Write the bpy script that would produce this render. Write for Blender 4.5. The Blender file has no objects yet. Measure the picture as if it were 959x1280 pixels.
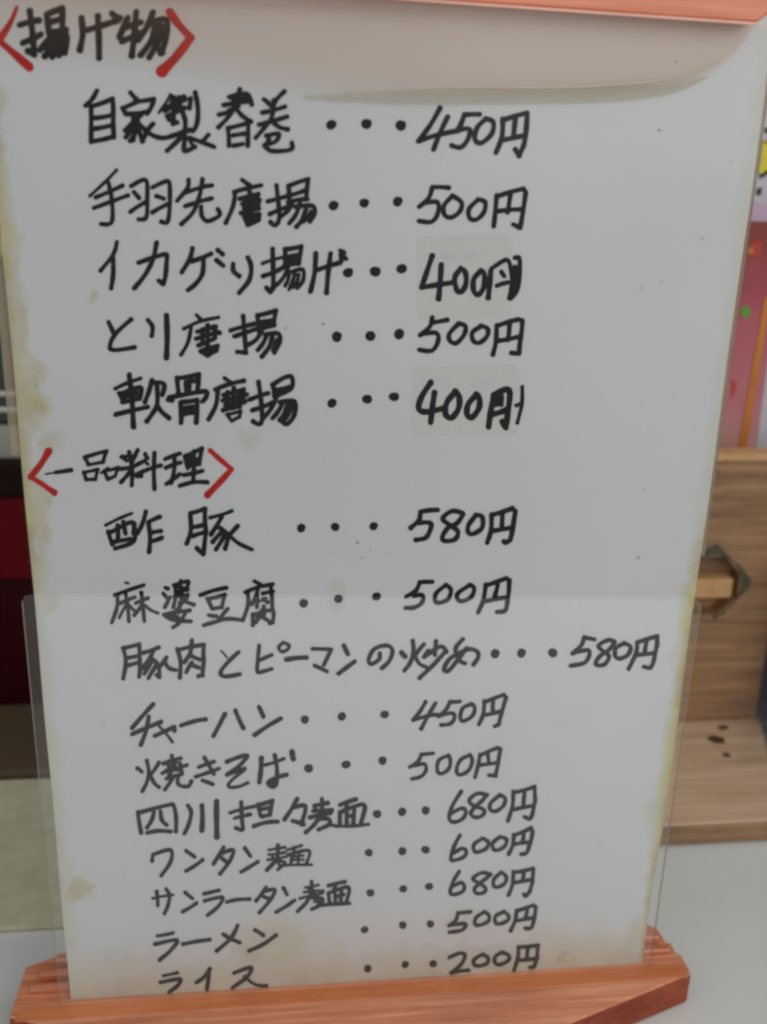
import bpy, bmesh, math, random
from mathutils import Vector, Matrix
random.seed(4)
scene = bpy.context.scene
COL = scene.collection

# ------------------------------------------------------------------ camera
cam_d = bpy.data.cameras.new('camera'); cam = bpy.data.objects.new('camera', cam_d); COL.objects.link(cam)
CAM = Vector((-0.0333969, -0.2778297, 0.2809511))
RX = Vector((0.9931755, -0.1132375, 0.0279245))        # image right
RD = Vector((-0.0103244, -0.3238504, -0.9460520))      # image down
RF = Vector((0.1161719, 0.9393073, -0.3228093))        # forward
rot = Matrix((RX, -RD, -RF)).transposed()
cam.matrix_world = Matrix.Translation(CAM) @ rot.to_4x4()
cam_d.sensor_fit = 'VERTICAL'; cam_d.sensor_height = 24.0; cam_d.sensor_width = 18.0
FPX = 1263.86
cam_d.lens = 24.0 * FPX / 1280.0
cam_d.clip_start = 0.01; cam_d.clip_end = 50
cam_d.dof.use_dof = True; cam_d.dof.focus_distance = 0.300; cam_d.dof.aperture_fstop = 7.5
scene.camera = cam

# ------------------------------------------------------------------ light
world = bpy.data.worlds.new('World'); scene.world = world; world.use_nodes = True
bg = world.node_tree.nodes['Background']; bg.inputs[0].default_value = (0.985, 1.0, 1.0, 1); bg.inputs[1].default_value = 0.445
def area(name, loc, target, size, power, color):
    l = bpy.data.lights.new(name, 'AREA'); l.shape = 'RECTANGLE'; l.size = size[0]; l.size_y = size[1]
    l.energy = power; l.color = color
    o = bpy.data.objects.new(name, l); COL.objects.link(o); o.location = loc
    o.rotation_euler = (Vector(target) - Vector(loc)).to_track_quat('-Z', 'Y').to_euler()
area('side_lamp', (0.40, -0.60, 0.50), (0, 0, 0.10), (0.7, 0.5), 1.75, (1.0, 0.99, 0.965))
scene.view_settings.view_transform = 'Standard'; scene.view_settings.look = 'None'
scene.view_settings.exposure = 0.08; scene.view_settings.gamma = 1.0
try: scene.cycles.filter_width = 2.6
except Exception: pass
scene.cycles.transparent_max_bounces = 16
scene.cycles.use_denoising = True

# ------------------------------------------------------------------ helpers
def sheet_point(px, py):
    """measured place of a mark on the photograph -> metres (x, z) on the menu sheet's own plane"""
    d = RX * ((px - 479.5) / FPX) + RD * ((py - 640.0) / FPX) + RF
    p = CAM + d * (-CAM.y / d.y)
    return p.x, p.z

def tag(o, label=None, cat=None, group=None, kind=None):
    if label: o['label'] = label
    if cat: o['category'] = cat
    if group: o['group'] = group
    if kind: o['kind'] = kind
    return o
def thing(name, label, cat, loc=(0, 0, 0), group=None):
    o = bpy.data.objects.new(name, None); COL.objects.link(o); o.location = loc; o.empty_display_size = 0.02
    return tag(o, label, cat, group)
def obj(name, bm, mats, parent=None, smooth=False):
    me = bpy.data.meshes.new(name); bm.normal_update(); bm.to_mesh(me); bm.free()
    for m in (mats if isinstance(mats, (list, tuple)) else [mats]): me.materials.append(m)
    if smooth:
        for p in me.polygons: p.use_smooth = True
    o = bpy.data.objects.new(name, me); COL.objects.link(o)
    if parent:
        o.parent = parent
        o.matrix_parent_inverse = Matrix.Translation(-Vector(parent.location))
    return o
def add_box(bm, x0, x1, y0, y1, z0, z1, bev=0.0, seg=2, mi=0):
    r = bmesh.ops.create_cube(bm, size=1.0)
    for v in r['verts']:
        v.co = Vector(((x0 + x1) / 2 + v.co.x * (x1 - x0), (y0 + y1) / 2 + v.co.y * (y1 - y0), (z0 + z1) / 2 + v.co.z * (z1 - z0)))
    es = list({e for v in r['verts'] for e in v.link_edges})
    fs = {f for v in r['verts'] for f in v.link_faces}
    for f in fs: f.material_index = mi
    if bev > 0: bmesh.ops.bevel(bm, geom=es, offset=bev, segments=seg, profile=0.5, affect='EDGES')
def box(*a, **k):
    bm = bmesh.new(); add_box(bm, *a, **k); return bm
def prism(pts, z0, z1, bev=0.0, seg=2, axis='z'):
    """extrude a polygon; axis z: pts are (x,y); axis y: pts are (x,z) and z0,z1 are y"""
    bm = bmesh.new()
    mk = (lambda p, h: (p[0], p[1], h)) if axis == 'z' else (lambda p, h: (p[0], h, p[1]))
    a = [bm.verts.new(mk(p, z0)) for p in pts]; b = [bm.verts.new(mk(p, z1)) for p in pts]
    n = len(pts)
    bm.faces.new(a); bm.faces.new(b[::-1])
    for i in range(n): bm.faces.new((a[i], b[i], b[(i + 1) % n], a[(i + 1) % n]))
    bmesh.ops.recalc_face_normals(bm, faces=bm.faces[:])
    if bev > 0: bmesh.ops.bevel(bm, geom=bm.edges[:], offset=bev, segments=seg, profile=0.5, affect='EDGES')
    return bm
def tube(bm, pts, r, n=10):
    rings = []
    for i, p in enumerate(pts):
        p = Vector(p); t = (Vector(pts[min(i + 1, len(pts) - 1)]) - Vector(pts[max(i - 1, 0)])).normalized()
        a = t.orthogonal().normalized() if not rings else (prev - t * prev.dot(t)).normalized()
        prev = a; b = t.cross(a); rr = r[i] if isinstance(r, (list, tuple)) else r
        rings.append([bm.verts.new(p + (a * math.cos(2 * math.pi * k / n) + b * math.sin(2 * math.pi * k / n)) * rr) for k in range(n)])
    for i in range(len(rings) - 1):
        for k in range(n): bm.faces.new((rings[i][k], rings[i][(k + 1) % n], rings[i + 1][(k + 1) % n], rings[i + 1][k]))
    bm.faces.new(rings[0][::-1]); bm.faces.new(rings[-1])
def lathe(bm, cx, cy, prof, n=40):
    rings = [[bm.verts.new((cx + r * math.cos(2 * math.pi * k / n), cy + r * math.sin(2 * math.pi * k / n), z)) for k in range(n)] for r, z in prof]
    for i in range(len(rings) - 1):
        for k in range(n): bm.faces.new((rings[i][k], rings[i][(k + 1) % n], rings[i + 1][(k + 1) % n], rings[i + 1][k]))
    bm.faces.new(rings[0][::-1]); bm.faces.new(rings[-1])

# ------------------------------------------------------------------ materials
class NT:
    def __init__(s, name):
        s.m = bpy.data.materials.new(name); s.m.use_nodes = True; s.t = s.m.node_tree; s.t.nodes.clear()
        s.out = s.n('ShaderNodeOutputMaterial'); s.tc = s.n('ShaderNodeTexCoord')
    def n(s, typ, **k):
        nd = s.t.nodes.new(typ)
        for a, b in k.items(): setattr(nd, a, b)
        return nd
    def l(s, a, b): s.t.links.new(a, b)
    def set(s, sock, v):
        if isinstance(v, bpy.types.NodeSocket): s.l(v, sock)
        else: sock.default_value = v
    def math(s, op, a, b=0.0, c=0.0, clamp=False):
        nd = s.n('ShaderNodeMath', operation=op); nd.use_clamp = clamp
        s.set(nd.inputs[0], a); s.set(nd.inputs[1], b); s.set(nd.inputs[2], c); return nd.outputs[0]
    def noise(s, scale, detail=3, rough=0.5, stretch=None, offset=0.0):
        mp = s.n('ShaderNodeMapping'); s.l(s.tc.outputs['Object'], mp.inputs[0])
        if stretch: mp.inputs['Scale'].default_value = stretch
        mp.inputs['Location'].default_value = (offset, offset, offset)
        nz = s.n('ShaderNodeTexNoise'); s.l(mp.outputs[0], nz.inputs['Vector'])
        nz.inputs['Scale'].default_value = scale; nz.inputs['Detail'].default_value = detail; nz.inputs['Roughness'].default_value = rough
        return nz.outputs['Fac']
    def ramp(s, fac, stops):
        r = s.n('ShaderNodeValToRGB'); s.l(fac, r.inputs[0]); e = r.color_ramp.elements
        while len(e) < len(stops): e.new(0.5)
        for k, (p, c) in enumerate(stops): e[k].position = p; e[k].color = (*c, 1)
        return r.outputs[0]
    def mix(s, fac, a, b, blend='MIX'):
        x = s.n('ShaderNodeMix', data_type='RGBA', blend_type=blend); s.set(x.inputs[0], fac)
        s.set(x.inputs[6], a if isinstance(a, bpy.types.NodeSocket) else (*a, 1))
        s.set(x.inputs[7], b if isinstance(b, bpy.types.NodeSocket) else (*b, 1)); return x.outputs[2]
    def bsdf(s, color, rough=0.5, metal=0.0, spec=0.5, coat=0.0, coat_rough=0.1, bump=None, bump_s=0.1, bump_d=0.001, sss=0.0):
        b = s.n('ShaderNodeBsdfPrincipled')
        s.set(b.inputs['Base Color'], color if isinstance(color, bpy.types.NodeSocket) else (*color, 1))
        s.set(b.inputs['Roughness'], rough); s.set(b.inputs['Metallic'], metal); s.set(b.inputs['Specular IOR Level'], spec)
        s.set(b.inputs['Coat Weight'], coat); s.set(b.inputs['Coat Roughness'], coat_rough)
        if bump is not None:
            bn = s.n('ShaderNodeBump'); bn.inputs['Strength'].default_value = bump_s; bn.inputs['Distance'].default_value = bump_d
            s.l(bump, bn.inputs['Height']); s.l(bn.outputs[0], b.inputs['Normal'])
        s.l(b.outputs[0], s.out.inputs[0]); return b
def simple(name, c, rough=0.5, var=0.12, scale=40, stretch=None, **k):
    t = NT(name); nz = t.noise(scale, 4, 0.6, stretch)
    col = t.ramp(nz, [(0.3, tuple(x * (1 - var) for x in c)), (0.7, tuple(min(1, x * (1 + var)) for x in c))])
    t.bsdf(col, rough, bump=nz, **k); return t.m

def wood(name, dark, light, streak=(6, 60, 60), scale=3.5, rough=0.45, coat=0.25, stain=0.0, coat_rough=0.3, spec=0.3):
    t = NT(name)
    a = t.noise(scale, 6, 0.65, streak); b = t.noise(scale * 5, 4, 0.6, (streak[0] * .6, streak[1] * 1.4, streak[2] * 1.4), 3.0)
    f = t.math('ADD', t.math('MULTIPLY', a, 0.7), t.math('MULTIPLY', b, 0.3))
    col = t.ramp(f, [(0.34, dark), (0.5, tuple((x + y) / 2 for x, y in zip(dark, light))), (0.64, light)])
    if stain > 0:
        s = t.noise(22, 5, 0.6, None, 7.0)
        col = t.mix(t.math('MULTIPLY', t.math('SUBTRACT', s, 0.5, clamp=True), stain * 6, clamp=True), col, (0.13, 0.12, 0.11))
    t.bsdf(col, rough, coat=coat, coat_rough=coat_rough, spec=spec, bump=f, bump_s=0.25, bump_d=0.0006); return t.m

def clear_plastic(name, tint, haze_col, haze, gloss_rough=0.06, gloss=1.0, fade=False):
    """thin clear sheet: lets most light straight through, a little milky haze, fresnel gloss"""
    t = NT(name)
    tr = t.n('ShaderNodeBsdfTransparent'); tr.inputs[0].default_value = (*tint, 1)
    nz = t.noise(60, 4, 0.6)
    di = t.n('ShaderNodeBsdfDiffuse'); t.l(t.ramp(nz, [(0.3, tuple(c * 0.9 for c in haze_col)), (0.7, haze_col)]), di.inputs[0])
    if fade:                                   # the painted glare fades to nothing at its lower edge
        at = t.n('ShaderNodeAttribute', attribute_name='glare_amount')
        t.l(t.mix(at.outputs['Fac'], (1, 1, 1), tint), tr.inputs[0]); haze = t.math('MULTIPLY', at.outputs['Fac'], haze); gloss = t.math('MULTIPLY', at.outputs['Fac'], gloss)
    m1 = t.n('ShaderNodeMixShader'); t.set(m1.inputs[0], haze); t.l(tr.outputs[0], m1.inputs[1]); t.l(di.outputs[0], m1.inputs[2])
    gl = t.n('ShaderNodeBsdfGlossy'); gl.inputs['Roughness'].default_value = gloss_rough
    lw = t.n('ShaderNodeLayerWeight')
    frf = t.math('MULTIPLY', t.math('ADD', t.math('MULTIPLY', t.math('POWER', lw.outputs['Facing'], 4.5), 0.96), 0.004), gloss, clamp=True)
    m2 = t.n('ShaderNodeMixShader'); t.l(frf, m2.inputs[0]); t.l(m1.outputs[0], m2.inputs[1]); t.l(gl.outputs[0], m2.inputs[2])
    t.l(m2.outputs[0], t.out.inputs[0]); return t.m

def paper_material():
    t = NT('laminated_white_paper')
    sep = t.n('ShaderNodeSeparateXYZ'); t.l(t.tc.outputs['Object'], sep.inputs[0]); X, Z = sep.outputs[0], sep.outputs[2]
    n1 = t.noise(55, 5, 0.65); n2 = t.noise(140, 4, 0.6, None, 4.0); n3 = t.noise(9, 3, 0.5, None, 9.0); n4 = t.noise(420, 3, 0.6, None, 2.0)
    w = t.math('ADD', t.math('MULTIPLY', n1, 0.65), t.math('MULTIPLY', n2, 0.35))
    base = t.ramp(n3, [(0.3, (0.652, 0.656, 0.666)), (0.7, (0.700, 0.702, 0.712))])
    base = t.mix(t.math('MULTIPLY', n4, 0.10), base, (0.52, 0.53, 0.53))
    # tea coloured stains that crept in along the side edges of the laminate
    def edge(dist, width_lo, width_hi):
        width = t.math('ADD', t.math('MULTIPLY', t.math('SUBTRACT', w, 0.33, clamp=True), (width_hi - width_lo) * 4), width_lo)
        e = t.math('SUBTRACT', 1.0, t.math('DIVIDE', dist, width), clamp=True)
        return t.math('POWER', e, 0.75)
    left = edge(t.math('ADD', X, 0.1), 0.0014, 0.0055)
    right = edge(t.math('SUBTRACT', 0.1, X), 0.0022, 0.0050)
    rz = t.math('MULTIPLY', t.math('SUBTRACT', 0.185, Z), 40, clamp=True)
    right = t.math('MULTIPLY', right, t.math('ADD', t.math('MULTIPLY', rz, 0.85), 0.2))
    lz = t.math('ADD', t.math('MULTIPLY', t.math('MULTIPLY', t.math('SUBTRACT', Z, 0.155), 60, clamp=True), 0.55), 0.33)
    left = t.math('MULTIPLY', left, lz)
    bottom = t.math('MULTIPLY', edge(t.math('SUBTRACT', Z, 0.013), 0.006, 0.024), 0.5)  # brown staining that also paints in the warm reflection of the base
    tot = t.math('MAXIMUM', t.math('MAXIMUM', left, right), bottom)
    blobs = [(112, 372, 9, 12, .45), (38, 496, 24, 42, .68), (20, 400, 14, 60, .5), (12, 300, 8, 60, .35), (50, 640, 14, 60, .45), (62, 556, 18, 16, .35), (96, 1112, 22, 14, .6), (340, 1185, 55, 42, .38),
             (365, 1222, 45, 20, .45), (795, 1170, 14, 26, .35), (850, 815, 12, 28, .25), (422, 742, 9, 22, .2), (577, 1153, 26, 22, .18),
             (150, 1215, 70, 28, .25), (310, 548, 12, 14, .22), (820, 1010, 12, 28, .3), (48, 700, 14, 50, .3), (860, 740, 8, 50, .35),
             (780, 1195, 20, 12, .5), (30, 460, 12, 50, .4), (60, 750, 12, 18, .3)]
    cb = t.n('ShaderNodeCombineXYZ'); t.l(X, cb.inputs[0]); t.l(Z, cb.inputs[2])
    nv = t.n('ShaderNodeTexNoise'); nv.inputs['Scale'].default_value = 160; t.l(cb.outputs[0], nv.inputs['Vector'])
    off = t.n('ShaderNodeVectorMath', operation='SCALE'); sb = t.n('ShaderNodeVectorMath', operation='SUBTRACT')
    t.l(nv.outputs['Color'], sb.inputs[0]); sb.inputs[1].default_value = (.5, .5, .5); t.l(sb.outputs[0], off.inputs[0]); off.inputs['Scale'].default_value = 0.009
    ad = t.n('ShaderNodeVectorMath', operation='ADD'); t.l(cb.outputs[0], ad.inputs[0]); t.l(off.outputs[0], ad.inputs[1])
    for px, py, rx, ry, a in blobs:
        x, z = sheet_point(px, py); x1, _ = sheet_point(px + rx, py); _, z1 = sheet_point(px, py - ry)
        sx, sz = 1 / abs(x1 - x), 1 / abs(z1 - z)
        mp = t.n('ShaderNodeMapping'); t.l(ad.outputs[0], mp.inputs[0])
        mp.inputs['Scale'].default_value = (sx, 0, sz); mp.inputs['Location'].default_value = (-x * sx, 0, -z * sz)
        ln = t.n('ShaderNodeVectorMath', operation='LENGTH'); t.l(mp.outputs[0], ln.inputs[0])
        v = t.math('MULTIPLY', t.math('MULTIPLY', t.math('SUBTRACT', 1.15, ln.outputs['Value'], clamp=True), 1.8, clamp=True), a)
        tot = t.math('MAXIMUM', tot, v)
    tot = t.math('MULTIPLY', tot, t.math('ADD', 0.45, t.math('MULTIPLY', n2, 1.0)), clamp=True)
    stain = t.ramp(n1, [(0.35, (0.40, 0.31, 0.09)), (0.65, (0.60, 0.54, 0.22))])
    col = t.mix(t.math('MULTIPLY', tot, 0.95, clamp=True), base, stain)
    t.bsdf(col, 0.32, spec=0.35, bump=n3, bump_s=0.3, bump_d=0.006)
    return t.m

PAPER = paper_material()
INK = simple('black_marker_ink', (0.010, 0.011, 0.012), 0.45, 0.3, 300, spec=0.25)
INK_THIN = simple('thin_black_marker_ink', (0.012, 0.014, 0.014), 0.5, 0.35, 400, spec=0.2)
RED = simple('red_marker_ink', (0.50, 0.018, 0.016), 0.45, 0.25, 300, spec=0.25)
PATCH = simple('yellowed_correction_tape', (0.634, 0.641, 0.622), 0.55, 0.02, 260)
GHOST = simple('faded_old_ink', (0.60, 0.615, 0.615), 0.5, 0.06, 200)
TABLE = simple('pale_table_laminate', (0.76, 0.775, 0.745), 0.38, 0.03, 14)
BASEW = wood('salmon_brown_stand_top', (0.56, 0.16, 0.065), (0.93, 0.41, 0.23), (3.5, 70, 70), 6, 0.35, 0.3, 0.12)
BASED = wood('shaded_red_brown_stand_side', (0.19, 0.024, 0.008), (0.40, 0.085, 0.033), (3, 40, 40), 5, 0.5, 0.0)  # darker copy of the top's material, the side's shade put into its colour
BARM = wood('orange_red_top_rail', (0.58, 0.12, 0.05), (0.84, 0.27, 0.13), (3, 50, 50), 5, 0.25, 0.6)
PLATE = clear_plastic('clear_acrylic', (1, 1, 1), (0.98, 1.0, 0.98), 0.034)  # diffuse haze stands in for the veil of reflected light over the ink
PLATE_EDGE = clear_plastic('acrylic_cut_edge', (0.70, 0.64, 0.50), (0.60, 0.52, 0.36), 0.65, 0.2)
DIMMER = clear_plastic('grey_dimming_layer', (0.970, 0.970, 0.968), (0.5, 0.5, 0.5), 0.0, 0.1)  # added grey layer that darkens the upper part of the sheet
UPLATE = clear_plastic('upper_acrylic', (0.90, 0.87, 0.80), (0.66, 0.58, 0.44), 0.30)
GLARE = clear_plastic('pink_painted_glare', (0.985, 0.925, 0.88), (0.98, 0.66, 0.46), 0.05, 0.10, 1.6, True)  # tint and haze standing in for pinkish glare
GLARE_BAND = clear_plastic('glare_edge_band', (0.94, 0.925, 0.87), (0.62, 0.58, 0.48), 0.22, 0.15)
GLARE_LINE = clear_plastic('glare_highlight', (0.9, 0.85, 0.8), (0.95, 0.88, 0.82), 0.30, 0.1)
WOOD = wood('cedar_board', (0.17, 0.095, 0.05), (0.50, 0.28, 0.14), (3, 60, 60), 4, 0.5, 0.12, 0.6)
WOODL = wood('pale_end_grain', (0.52, 0.29, 0.12), (0.72, 0.43, 0.20), (30, 30, 30), 6, 0.5, 0.1)
WOODS = wood('cedar_shelf_top', (0.58, 0.37, 0.22), (0.85, 0.62, 0.44), (3, 60, 60), 4, 0.42, 0.3, 0.15)
DARK = simple('dark_gap', (0.02, 0.018, 0.012), 0.7)

# ------------------------------------------------------------------ the setting
bm = box(-1.2, 1.2, -0.9, 0.62, -0.03, 0.0, 0.003)
tag(obj('table', bm, TABLE), 'pale grey-white table top under the menu stand', 'table')
WALL = simple('dim_back_wall', (0.075, 0.078, 0.082), 0.7, 0.1, 5)
tag(obj('wall', box(-1.2, 1.2, 0.62, 0.70, -0.5, 1.4), WALL), kind='structure')

# ------------------------------------------------------------------ the menu stand
stand = thing('menu_stand', 'reddish brown menu stand with clear plates and a rail across its top', 'menu stand')
plan = [(-0.054, -0.0300), (0.050, -0.0300), (0.1155, -0.0060), (0.1152, 0.0030), (0.1138, 0.0040), (0.1138, 0.0090), (0.1122, 0.0094), (0.1116, 0.0165), (0.1070, 0.0210), (-0.1060, 0.0225), (-0.1185, 0.0165), (-0.1190, -0.0055)]
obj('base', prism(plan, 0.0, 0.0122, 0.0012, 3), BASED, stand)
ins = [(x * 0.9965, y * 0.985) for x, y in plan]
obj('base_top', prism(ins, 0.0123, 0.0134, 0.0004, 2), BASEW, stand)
obj('slot_lip', box(-0.1165, 0.1135, -0.0078, -0.0022, 0.0131, 0.01355, 0.00008), wood('slot_lip_brown', (0.58, 0.15, 0.045), (0.80, 0.29, 0.12), (3, 40, 40), 5, 0.3, 0.4), stand)
RAILM = wood('polished_slot_rail', (0.50, 0.13, 0.05), (0.90, 0.36, 0.19), (2.2, 45, 45), 7, 0.2, 1.0, 0.0, 0.06)
for y0, y1, h, xr in ((0.0030, 0.0062, 0.0172, 0.1110), (0.0086, 0.0118, 0.0180, 0.1090), (0.0142, 0.0180, 0.0188, 0.1045)):
    obj('slot_rail', box(-xr - 0.003, xr, y0, y1, 0.0133, h - 0.0016, 0.0008, 3), RAILM, stand)
# clear pocket plate in front of the lower half (1.2 mm acrylic, rounded top corners)
def plate(x0, x1, zl0, zr0, zl1, zr1, y0, y1, rad):
    pts = [(x0, zl0), (x1, zr0)]
    for a in range(0, 91, 15): pts.append((x1 - rad + rad * math.cos(math.radians(a)), zr1 - rad + rad * math.sin(math.radians(a))))
    for a in range(90, 181, 15): pts.append((x0 + rad + rad * math.cos(math.radians(a)), zl1 - rad + rad * math.sin(math.radians(a))))
    bm = prism(pts, y0, y1, axis='y')
    for f in bm.faces:
        if abs(f.normal.y) < 0.5 and f.normal.z < 0.85: f.material_index = 1
    return bm
obj('front_plate', plate(-0.1030, 0.1015, 0.0128, 0.0128, 0.1618, 0.1560, -0.0022, -0.0010, 0.0022), [PLATE, PLATE_EDGE], stand)
obj('rear_plate', plate(-0.0990, 0.0985, 0.0128, 0.0128, 0.1600, 0.1500, 0.0012, 0.0022, 0.0022), [PLATE, PLATE_EDGE], stand)
def upper():
    pts = [(-0.1028, 0.2030), (-0.1002, 0.2026), (-0.0980, 0.1960), (0.098, 0.172), (0.1016, 0.1695), (0.1014, 0.319), (-0.1024, 0.319)]
    bm = prism(pts, 0.0006, 0.0018, axis='y')
    for f in bm.faces:
        if abs(f.normal.y) < 0.5: f.material_index = 1
    return bm
obj('added_dimming_layer', prism([(-0.1005, 0.1620), (0.0985, 0.1562), (0.1012, 0.1640), (0.1012, 0.3185), (-0.1005, 0.3185)], -0.00052, -0.00048, axis='y'), DIMMER, stand)  # added in front of the sheet only to dim its upper part
obj('upper_plate', upper(), [UPLATE, PLATE_EDGE], stand)
def rail():
    pts = [(-0.104, 0.3220), (0.0925, 0.3184), (0.0965, 0.3215), (0.0995, 0.3275), (0.0995, 0.336), (-0.104, 0.339)]
    return prism(pts, -0.0060, 0.0050, 0.0007, 3, axis='y')
obj('top_rail', rail(), BARM, stand)
obj('rail_highlight_strip', prism([(-0.104, 0.32145), (0.0928, 0.31785), (0.0928, 0.31845), (-0.104, 0.32205)], -0.0065, -0.0048, axis='y'), simple('pale_pink_highlight', (0.78, 0.40, 0.30), 0.3, 0.1, 60, coat=0.5), stand)  # pale strip painting in the highlight along the rail's lower bevel

# tinted surface painting in the pinkish glare over the head of the sheet
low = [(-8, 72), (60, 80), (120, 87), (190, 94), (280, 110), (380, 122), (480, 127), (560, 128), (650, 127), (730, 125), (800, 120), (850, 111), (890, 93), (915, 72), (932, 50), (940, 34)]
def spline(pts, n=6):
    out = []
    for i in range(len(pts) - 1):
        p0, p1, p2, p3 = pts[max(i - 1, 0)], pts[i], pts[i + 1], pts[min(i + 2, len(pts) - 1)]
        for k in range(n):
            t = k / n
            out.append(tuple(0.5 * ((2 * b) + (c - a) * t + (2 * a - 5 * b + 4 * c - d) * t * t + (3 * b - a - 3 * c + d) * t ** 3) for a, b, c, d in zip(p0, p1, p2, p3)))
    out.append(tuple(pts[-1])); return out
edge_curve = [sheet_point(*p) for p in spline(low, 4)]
def glare_y(t): return -0.0009 - 0.0048 * math.sin(min(1, t) * math.pi * 0.5) ** 1.3
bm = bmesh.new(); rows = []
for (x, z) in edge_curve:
    rows.append([bm.verts.new((x, glare_y(k / 10 * min(1, (0.3186 - z) / 0.012)), z + (0.3201 - x * 0.018 - z) * k / 10)) for k in range(11)])
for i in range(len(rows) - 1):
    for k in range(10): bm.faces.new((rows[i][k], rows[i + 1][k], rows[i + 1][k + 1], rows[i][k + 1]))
glare = obj('painted_glare', bm, GLARE, stand, True)
at = glare.data.attributes.new('glare_amount', 'FLOAT', 'POINT')
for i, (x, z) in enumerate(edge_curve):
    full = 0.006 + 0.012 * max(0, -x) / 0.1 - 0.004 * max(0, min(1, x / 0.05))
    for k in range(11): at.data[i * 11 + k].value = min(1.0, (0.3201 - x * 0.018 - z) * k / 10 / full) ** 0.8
# darker band and pale line painting in the glare's lower edge and highlight
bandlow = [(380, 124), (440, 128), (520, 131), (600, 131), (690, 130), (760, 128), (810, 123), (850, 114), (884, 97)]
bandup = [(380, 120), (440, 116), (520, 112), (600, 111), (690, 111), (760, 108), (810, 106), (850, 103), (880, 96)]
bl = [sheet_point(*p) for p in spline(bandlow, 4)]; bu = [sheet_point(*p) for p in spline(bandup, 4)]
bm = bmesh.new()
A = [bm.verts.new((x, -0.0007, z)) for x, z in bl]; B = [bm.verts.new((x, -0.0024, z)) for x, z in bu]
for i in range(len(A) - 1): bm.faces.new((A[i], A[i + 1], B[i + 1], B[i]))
obj('glare_edge_band', bm, GLARE_BAND, glare, True)
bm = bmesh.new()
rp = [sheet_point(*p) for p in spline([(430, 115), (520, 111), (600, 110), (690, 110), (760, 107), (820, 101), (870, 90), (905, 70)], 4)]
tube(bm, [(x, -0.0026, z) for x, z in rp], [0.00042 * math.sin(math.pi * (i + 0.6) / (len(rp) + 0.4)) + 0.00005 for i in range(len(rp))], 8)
obj('glare_highlight', bm, GLARE_LINE, glare, True)
x, z = sheet_point(706, 1192)
bm = bmesh.new(); bmesh.ops.create_uvsphere(bm, u_segments=20, v_segments=10, radius=1)
for v in bm.verts: v.co = Vector((x + v.co.x * 0.0030, -0.0022 + v.co.y * 0.0007, z + v.co.z * 0.0017 * (1 + 0.3 * v.co.x)))
obj('glue_blister', bm, clear_plastic('yellowish_glue', (0.985, 0.96, 0.92), (0.95, 0.92, 0.84), 0.10, 0.08, 3.0), stand, True)

# ------------------------------------------------------------------ the menu sheet
sheet = thing('menu_sheet', 'white laminated sheet of handwritten dishes and prices with yellow stained edges', 'menu')
def paper_mesh():
    zs = [0.0128 + (0.3235 - 0.0128) * i / 60 for i in range(61)]
    L = [(-0.1 + 0.00012 * math.sin(z * 90), z) for z in zs]; R = [(0.1 + 0.00015 * math.sin(z * 70 + 1) - 0.0009 * max(0, min(1, (0.07 - z) / 0.03)), z) for z in zs]
    bm = bmesh.new(); g = []
    for l, r in zip(L, R): g.append([bm.verts.new((l[0] + (r[0] - l[0]) * k / 20, 0.0, l[1])) for k in range(21)])
    for i in range(60):
        for k in range(20): bm.faces.new((g[i][k], g[i][k + 1], g[i + 1][k + 1], g[i + 1][k]))
    r = bmesh.ops.extrude_face_region(bm, geom=bm.faces[:])
    for v in [e for e in r['geom'] if isinstance(e, bmesh.types.BMVert)]: v.co.y += 0.0004
    bmesh.ops.recalc_face_normals(bm, faces=bm.faces[:])
    return bm
obj('paper', paper_mesh(), PAPER, sheet)
def flat_poly(name, pts, y, m, parent=sheet, th=0.00006):
    P = [sheet_point(*p) for p in pts]
    return obj(name, prism(P, y - th, y, axis='y'), m, parent)
def rrect(x0, y0, x1, y1, r, sk=0):
    out = []
    for cx, cy, a0 in ((x1 - r, y0 + r, -90), (x1 - r, y1 - r, 0), (x0 + r, y1 - r, 90), (x0 + r, y0 + r, 180)):
        for a in range(0, 91, 30): out.append((cx + r * math.cos(math.radians(a0 + a)), cy + r * math.sin(math.radians(a0 + a)) + sk * (cx - x0)))
    return out
flat_poly('correction_patch', rrect(522, 296, 640, 400, 8, -0.03), -0.00001, PATCH)
flat_poly('correction_patch', rrect(516, 459, 650, 546, 9, -0.02), -0.00001, PATCH)

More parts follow.
